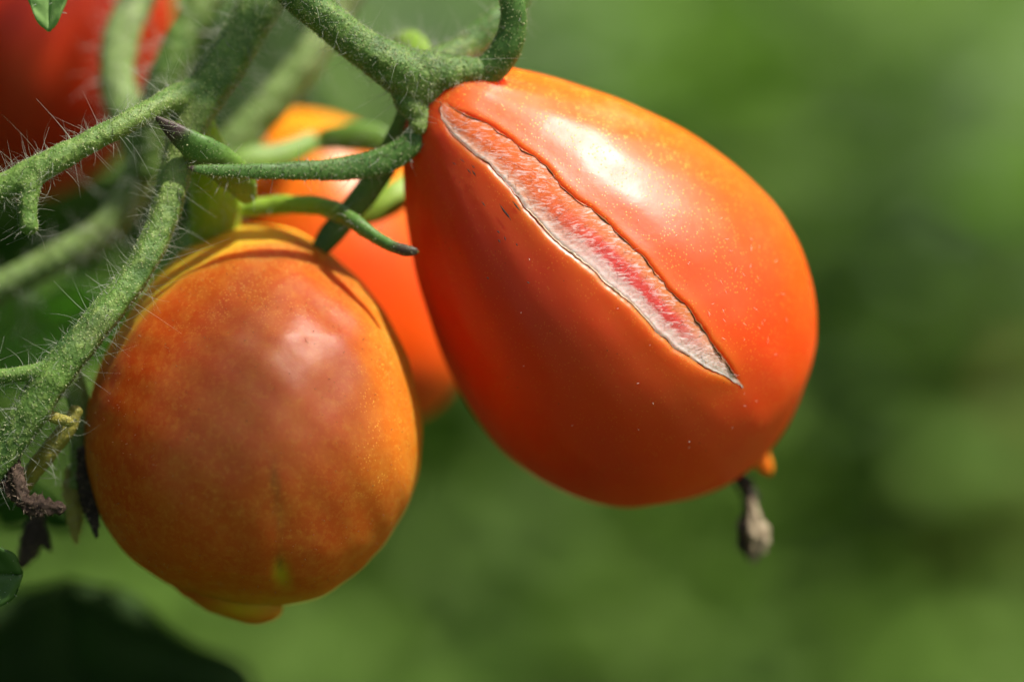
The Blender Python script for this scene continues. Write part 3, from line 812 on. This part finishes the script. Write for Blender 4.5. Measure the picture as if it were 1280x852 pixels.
    put('blossom_tip', base + C2W(Ev) * kz, Ef, TURN, T, attrs={'shoulder_or_sun': zero, 'up': zero, 'green': 0.8 * np.exp(-np.hypot((epx - 310) / 40, (epy - 757) / 14) ** 2), 'dark': zero, 'blush': zero})
    g = np.random.default_rng(8)
    pt, nrm = surf_sample(Wv, F, 1500, g)
    put_strands('fuzz', strands(pt, nrm, 1.0, 2.6, 0.6, g, 0.2, 0.3, 2, power=1, tipk=0.6), mat_hair('skin_fuzz', (0.45, 0.22, 0.10, 1), 0.5), body)
    # pedicel, calyx
    stalk('pedicel', [tube([(240, 130, -120, 44), (252, 175, -150, 52), (266, 215, -175, 64), (270, 255, -200, 70), (268, 300, -230, 62), (268, 330, -240, 40)], 40, 26, 1, 0.03, 0.02, 2)], LIME, T, 2.4, hairs=60, fuzz=1200, seed=23)
    blob_sepal('sepal', [(312, 250, -130, 20), (300, 228, -105, 40), (280, 208, -82, 48), (255, 191, -62, 44), (232, 175, -48, 33), (212, 160, -40, 20), (196, 147, -36, 6)], SEPAL, T, 0.55, 0.27, hairs=36, fuzz=900, seed=31, hl=(8, 26), limeb=([0, 0.3, 0.55], [0.7, 0.35, 0]))
    blob_sepal('sepal', [(290, 264, -215, 16), (320, 259, -205, 25), (350, 256, -195, 25), (385, 256, -175, 25), (415, 262, -145, 25), (440, 275, -100, 22), (465, 293, -88, 19), (488, 307, -78, 16), (508, 313, -72, 15), (521, 314, -70, 9)], SEPAL, T, 0.75, 0.12, hairs=50, fuzz=900, seed=32, hl=(5, 14), lump=0.08, limeb=([0, 0.4, 0.55, 0.7], [1, 0.9, 0.4, 0]))
    blob_sepal('sepal', [(255, 262, -215, 30), (236, 250, -225, 40), (222, 268, -230, 36), (214, 300, -230, 12)], SEPAL, T, 0.4, hairs=30, seed=33)
    return T
make_turning()

def make_back():
    rows = [(138, 366, 372), (141, 345, 395), (148, 325, 425), (165, 305, 462), (200, 288, 500), (250, 276, 535), (310, 272, 562), (370, 280, 578), (420, 296, 584), (460, 322, 580), (495, 360, 562), (515, 395, 540), (528, 432, 512), (533, 462, 480)]
    V, F, (cx, cy), _ = loft(rows, 90, 90, 0.95)
    Zc = -660; kz = (D - Zc * U) / D
    base = P([(cx, cy, Zc)])[0]
    T = thing('tomato', base + C2W([(-50, 190, 0)])[0], 'blurred bright orange tomato behind, between the two in focus', 'tomato', 'tomatoes on the vine')
    m = mat_tomato_simple('orange_tomato_skin', (0.70, 0.06, 0.002, 1), (0.74, 0.09, 0.003, 1), (0.78, 0.25, 0.005, 1))
    py = cy - V[:, 1]
    put('body', base + C2W(V) * kz, F, m, T, attrs={'shoulder_or_sun': np.clip((330 - py) / 190, 0, 1)})
    blob_sepal('sepal', [(395, 175, -420, 30), (350, 195, -390, 38), (310, 200, -370, 36), (270, 215, -360, 20)], SEPAL, T, 0.45, lime=0.35, hairs=40, seed=41)
    blob_sepal('sepal', [(400, 175, -420, 30), (430, 172, -400, 40), (470, 175, -385, 40), (510, 195, -380, 22)], SEPAL, T, 0.45, lime=0.2, hairs=40, seed=42)
    blob_sepal('sepal', [(520, 215, -330, 22), (500, 240, -300, 40), (475, 258, -290, 40), (450, 275, -290, 20)], SEPAL, T, 0.6, lime=0.75, seed=43)
    stalk('pedicel', [tube([(470, -60, -420, 44), (430, 0, -410, 46), (385, 75, -400, 48), (340, 130, -400, 50), (295, 180, -400, 54), (262, 230, -400, 54)], 40, 18, 1, 0.04, 0.02, 9)], PALE, T, 3.0, hairs=80, hl=(12, 40), seed=44, rad=0.7)
    return T
make_back()

def make_red():
    rows = [(-150, 40, 60), (-140, 0, 110), (-100, -60, 170), (-40, -95, 205), (20, -105, 216), (80, -100, 208), (140, -80, 185), (190, -45, 150), (225, -5, 108), (243, 30, 70), (246, 45, 55)]
    V, F, (cx, cy), _ = loft(rows, 80, 80, 0.95)
    Zc = -700; kz = (D - Zc * U) / D
    base = P([(cx, cy, Zc)])[0]
    T = thing('tomato', base, 'blurred dark red tomato in shade, cut off by the top left corner', 'tomato', 'tomatoes on the vine')
    m = mat_tomato_simple('red_tomato_skin', (0.50, 0.025, 0.004, 1), (0.56, 0.04, 0.005, 1))
    put('body', base + C2W(V) * kz, F, m, T)
    return T
make_red()

# ------------------------------------------------------------------ the vine
VB = P([(250, 110, -60)])[0]
vine = thing('tomato_vine', VB, 'hairy green branching vine stems down the left side', 'vine')
def hairweight(pts, nr): return 0.35 + np.clip(1 - np.abs(nr @ FWD), 0, 1)
main = [tube([(385, -90, -150, 57), (345, -30, -140, 57), (306, 40, -125, 55), (268, 100, -105, 55), (240, 145, -95, 50), (224, 195, -85, 42), (207, 265, -70, 39), (178, 330, -50, 37), (135, 388, -28, 39), (100, 430, -16, 42), (66, 472, -12, 46), (38, 515, -14, 46), (8, 560, -18, 44), (-40, 620, -22, 42)], 130, 24, 0.9, 0.05, 0.012, 3, ridge=0.06)]
main += [tube([(305, 52, -128, 26), (280, 84, -118, 34), (245, 112, -96, 38), (200, 132, -62, 31), (150, 158, -32, 29), (100, 184, -16, 29), (55, 208, -8, 35), (10, 231, -6, 35), (-50, 262, -6, 33)], 80, 22, 0.95, 0.07, 0.02, 4),
         tube([(48, 208, -6, 31), (40, 225, -2, 29), (36, 250, 0, 25), (35, 272, 2, 23), (36, 286, 2, 24), (36, 292, 2, 13)], 36, 20, 1, 0.06, 0.03, 5),
         tube([(80, 455, -12, 28), (50, 464, -8, 24), (20, 468, -6, 20), (-30, 474, -6, 20)], 30, 18, 0.9, 0.06, 0.03, 6)]
stalk('stem', main, STEM, vine, 2.2, hairs=3400, hl=(3, 38), fuzz=10000, rad=0.27, hp=4.0, seed=51, keep=hairweight)
stalk('stem', [tube([(200, -70, -420, 46), (176, -10, -400, 48), (152, 45, -380, 50), (146, 100, -370, 50), (162, 150, -360, 54), (178, 195, -350, 50), (160, 250, -350, 46), (125, 292, -350, 46), (80, 318, -350, 44), (30, 345, -360, 42), (-40, 380, -370, 40)], 70, 20, 0.95, 0.06, 0.02, 7)],
      PALE, vine, 3.0, hairs=350, hl=(14, 46), seed=52, rad=0.7)
stalk('stem', [tube([(290, -60, -320, 46), (258, -5, -310, 46), (228, 50, -300, 46), (205, 105, -300, 50), (190, 160, -310, 44), (182, 220, -320, 36)], 40, 18, 0.9, 0.06, 0.02, 8)], STEM, vine, 3.0, hairs=160, hl=(12, 40), seed=53, rad=0.7)
stalk('stalk', [tube([(20, 625, -90, 22), (35, 598, -80, 23), (58, 568, -72, 25), (82, 538, -66, 23), (97, 510, -64, 18)], 30, 16, 0.9, 0.08, 0.03, 9)], OLIVE, vine, 2.2, hairs=60, hl=(8, 30), fuzz=500, seed=54)
stalk('stub', [tube([(46, 512, -30, 12), (60, 518, -22, 15), (75, 524, -18, 15), (88, 528, -16, 12), (92, 529, -16, 5)], 24, 14, 0.9, 0.1, 0.05, 10)], OLIVE, vine, 1.6, hairs=12, fuzz=200, seed=55)
# withered scraps hanging from the vine
def crinkled(name, cps, mat, parent, seed, flat=0.7, lump=0.3):
    parts = [tube(c, 90, 22, flat, lump, 0.09, seed + i, ridge=0.16) for i, c in enumerate(cps)]
    V, F = join(parts)
    o = put(name, V, F, mat, parent)
    g = np.random.default_rng(seed); pt, nr = surf_sample(V, F, 240, g)
    put_strands('fuzz', strands(pt, nr, 2, 6, 0.7, g, 0.4, 0.5, 2, power=1), mat_dry_hair, o)
    return o
mat_dry_hair = mat_hair('withered_fuzz', (0.30, 0.22, 0.15, 1), 0.3)
crinkled('withered_scrap', [[(16, 566, -20, 8), (18, 585, -14, 18), (24, 606, -8, 18), (30, 624, -2, 18), (46, 632, 4, 24), (62, 634, 6, 18), (76, 635, 6, 14), (82, 635, 6, 5)], [(2, 598, -20, 10), (14, 612, -12, 14), (28, 626, -4, 14)]], DRY, vine, 61)
crinkled('withered_scrap', [[(104, 560, -120, 14), (108, 600, -120, 22), (112, 630, -118, 20), (118, 655, -116, 12), (121, 672, -115, 4)], [(110, 600, -122, 10), (118, 622, -122, 14), (124, 640, -120, 6)]], BLACKDRY, vine, 62, 0.5, 0.2)
crinkled('withered_scrap', [[(88, 585, -150, 14), (90, 615, -150, 24), (93, 645, -150, 20), (94, 668, -150, 12), (95, 680, -150, 4)]], OLIVE, vine, 63, 0.4, 0.2)
crinkled('withered_scrap', [[(50, 640, -200, 14), (42, 665, -200, 28), (34, 690, -200, 24), (24, 708, -200, 10)], [(46, 650, -200, 14), (56, 675, -200, 14), (62, 688, -200, 5)]], BLACKDRY, vine, 64, 0.4, 0.2)
stalk('stalk', [tube([(75, 440, -150, 30), (98, 500, -150, 30), (100, 560, -150, 26), (95, 610, -150, 20)], 24, 16, 0.8, 0.06, 0.02, 12)], STEM, vine, 2.6, hairs=160, hl=(10, 44), seed=56)

# ------------------------------------------------------------------ leaves
def leaf(name, px, py, z, length, width, ang, pitch, roll, mat, label, lobes=5, seed=1, cup=0.15, curl=0.25, hairs=0, rnd=0.72, rp=0.8):
    """a tomato leaflet: lobed outline, midrib fold, quilted blade, real thickness; ang = direction of the tip in the picture (deg, 0 right, 90 up)"""
    nL, nW = 40, 17
    t = np.linspace(0, 1, nL); g = np.random.default_rng(seed)
    prof_w = np.sin(np.pi * t ** rnd) ** rp * (1 + 0.16 * np.sin(t * lobes * 6.283 + g.uniform(0, 6)))
    prof_w = np.maximum(prof_w, 0.015)
    V = []
    for i in range(nL):
        for j in range(nW):
            w = (j - (nW - 1) / 2) / ((nW - 1) / 2)
            x = t[i] * length; y = w * width / 2 * prof_w[i]
            zz = cup * abs(y) - curl * length * t[i] ** 2 + width * 0.022 * math.sin(t[i] * 26 + abs(w) * 5) * abs(w) - width * 0.03 * math.exp(-(w / 0.08) ** 2)
            V.append((x - 0.08 * length * w * w * 0, y, zz))
    V = np.array(V)
    a, p, r = math.radians(ang), math.radians(pitch), math.radians(roll)
    M = Matrix.Rotation(a, 3, 'Z') @ Matrix.Rotation(-p, 3, 'Y') @ Matrix.Rotation(r, 3, 'X')
    Vc = V @ np.array(M).T
    base = P([(px, py, z)])[0]; kz = (D - z * U) / D
    F = [(i * nW + j, i * nW + j + 1, (i + 1) * nW + j + 1, (i + 1) * nW + j) for i in range(nL - 1) for j in range(nW - 1)]
    T = thing(name, base, label, 'leaf', 'leaves of the vine')
    Wv = base + C2W(Vc) * kz
    o = put('blade', Wv, F, mat, T)
    s = o.modifiers.new('thick', 'SOLIDIFY'); s.thickness = 0.0003
    mid = Vc[[i * nW + nW // 2 for i in range(0, nL, 3)]] * kz
    rib = base + C2W(mid)
    k = len(rib); R = np.linspace(width * 0.02, width * 0.006, k) * U
    ring = np.stack([rib + R[:, None] * (math.cos(q) * UPV + math.sin(q) * np.cross(UPV, rib[-1] - rib[0]) / np.linalg.norm(rib[-1] - rib[0])) for q in np.linspace(0, 6.283, 8, endpoint=False)], 1).reshape(-1, 3)
    put('midrib', ring, [(i * 8 + j, i * 8 + (j + 1) % 8, (i + 1) * 8 + (j + 1) % 8, (i + 1) * 8 + j) for i in range(k - 1) for j in range(8)], PALE, T)
    if hairs:
        g = np.random.default_rng(seed); pt, nr = surf_sample(Wv, F, hairs, g)
        sg = np.where(g.random(hairs) < 0.5, -1, 1)[:, None]
        put_strands('hairs', strands(pt, nr * sg, 3, 9, 0.7, g, 0.3, 0.3, 3), HAIR, o)
    return T
leaf('leaf', 66, -80, 0, 120, 52, -92, 8, 20, LEAFL, 'small pale green leaf tip poking in at the top edge', 0, 2, 0.2, 0.05, hairs=120, rnd=1.0, rp=0.6)
leaf('leaf', -130, 716, -20, 154, 130, -2, 0, 12, LEAFG, 'dark green rounded leaf edge at the left border below the withered scraps', 2, 3, 0.2, 0.1, hairs=500, rnd=1.1, rp=0.5)
leaf('leaf', 125, 1060, -950, 410, 380, 91, 38, 0, LEAFD, 'large blurred dark leaf rising from the bottom left', 2, 4, 0.03, 0.10, rnd=1.15, rp=0.45)
leaf('leaf', -60, 560, -520, 190, 120, -40, 0, 50, LEAFG, 'blurred green leaf behind the withered scraps at the left border', 3, 6, 0.2, 0.2)
leaf('leaf', -80, 300, -900, 420, 220, 8, 0, 60, LEAFG, 'blurred blue-green leaf behind the vine stems at the left', 4, 7, 0.15, 0.15)
leaf('leaf', -120, 430, -800, 330, 200, 5, 10, 50, LEAFL, 'blurred pale leaf behind the vine at the left edge', 4, 8, 0.15, 0.15)
leaf('leaf', 180, 330, -1100, 460, 260, 60, 0, 40, LEAFD, 'blurred dark leaf behind the stems, above the shaded tomato', 4, 9, 0.15, 0.15)
# added unseen fronds above the frame, shaped to shade left tomato, vine, red tomato
E1 = np.array([1.0, 0, 0]) - L_CAM[0] * L_CAM; E1 /= np.linalg.norm(E1)
E2 = np.cross(E1, L_CAM)
def shade_frond(outline, dist, cover, label, mat, seed, size=(34, 13)):
    """an added unseen shade screen spread square to the sun, dist px up the light: many small leaflets on fine stalks, gaps between them;
    outline in (E1, E2) px round the focus point"""
    q = np.array(outline + outline[:1], float); q = spline(np.c_[q, q[:, :1] * 0], 120)[:-1, :2]
    g = np.random.default_rng(seed)
    x, y = q[:, 0], q[:, 1]; area = 0.5 * abs(np.dot(x, np.roll(y, 1)) - np.dot(y, np.roll(x, 1)))
    n = int(-math.log(1 - cover) * area / (0.72 * size[0] * size[1]))
    pts = []
    while len(pts) < n:
        p = g.uniform(q.min(0), q.max(0)); c = False; j = len(q) - 1
        for i in range(len(q)):
            if (q[i, 1] > p[1]) != (q[j, 1] > p[1]) and p[0] < (q[j, 0] - q[i, 0]) * (p[1] - q[i, 1]) / (q[j, 1] - q[i, 1]) + q[i, 0]: c = not c
            j = i
        if c: pts.append(p)
    pts = np.array(pts); c0 = q.mean(0)
    toW = lambda e, h: F0 + C2W(e[:, :1] * E1 + e[:, 1:] * E2 + (dist + h)[:, None] * L_CAM)
    T = thing('shade_frond', toW(c0[None], np.zeros(1))[0], label, 'leaf', 'added shade fronds above the frame')
    VV, FF, SV, SF = [], [], [], []
    an = g.uniform(0, 6.283, n); L = size[0] * g.uniform(0.75, 1.25, n); W = size[1] * g.uniform(0.75, 1.25, n); h = g.normal(0, 40, n)
    for i in range(n):
        d = np.array([math.cos(an[i]), math.sin(an[i])]); r = np.array([-d[1], d[0]])
        e = np.array([pts[i] - d * L[i] / 2, pts[i] + r * W[i] / 2 - d * L[i] * .1, pts[i] + d * L[i] / 2, pts[i] - r * W[i] / 2 - d * L[i] * .1, pts[i]])
        o = 5 * i; VV.append(toW(e, h[i] + np.array([0, 3, -4, 3, 0.0])))
        FF += [(o, o + 4, o + 1), (o + 1, o + 4, o + 2), (o + 2, o + 4, o + 3), (o + 3, o + 4, o)]
    put('leaflets', np.vstack(VV), FF, mat, T, kind='stuff')
    for i in range(0, n, 6):
        a_, b_ = toW(np.array([c0, pts[i]]), np.array([-60.0, h[i]]))
        o = len(SV); k = np.cross(b_ - a_, L_W); k /= np.linalg.norm(k); m = L_W * 1.2 * U; k = k * 1.2 * U
        SV += [a_ + k, a_ - k, a_ + m, b_ + k * .5, b_ - k * .5, b_ + m * .5]; SF += [(o, o + 1, o + 4, o + 3), (o + 1, o + 2, o + 5, o + 4), (o + 2, o, o + 3, o + 5)]
    put('stalks', np.array(SV), SF, PALE, T, kind='stuff')
    return T
SUNLEAF = mat_leaf('sunlit_leaf', (0.10, 0.17, 0.03, 1), (0.13, 0.20, 0.04, 1), 0.5)
def shade_at(p):
    v = np.array([p[0] - 640, 426 - p[1], p[2]]); return (float(v @ E1), float(v @ E2))
rim = [shade_at(p) for p in ((80, 560, -190), (110, 470, -170), (165, 405, -140), (215, 368, -115), (300, 312, -110), (370, 304, -110), (425, 345, -80), (455, 420, -60), (462, 520, -50), (450, 610, -45))]
shade_frond(rim + [(rim[-1][0] + 25, rim[-1][1] + 25), (-30, 130), (-60, 220), (-150, 300), (-300, 320), (-430, 250), (-470, 100)], 8000, 0.58, 'added unseen leaflets above the frame, shaped to shade the left tomato', SUNLEAF, 3, (14, 6))
shade_frond([(-440, -560), (-480, -800), (-600, -1000), (-800, -1000), (-920, -800), (-900, -620), (-760, -530), (-580, -510)], 3000, 0.5, 'added unseen leaflets above the frame, shaped to shade the dark red tomato', SUNLEAF, 4)
mid_ = np.array([shade_at(p) for p in ((375, -80, -115), (345, -30, -108), (306, 40, -96), (268, 100, -76), (243, 142, -66))])
tan_ = np.gradient(mid_, axis=0); tan_ /= np.linalg.norm(tan_, axis=1)[:, None]; nor_ = np.c_[-tan_[:, 1], tan_[:, 0]] * 44
shade_frond([tuple(x) for x in np.vstack([mid_ + nor_, (mid_ - nor_)[::-1]])], 4000, 0.9, 'small added spray of unseen leaflets above the frame, shaped to shade the vine stem', SUNLEAF, 5, (22, 9))
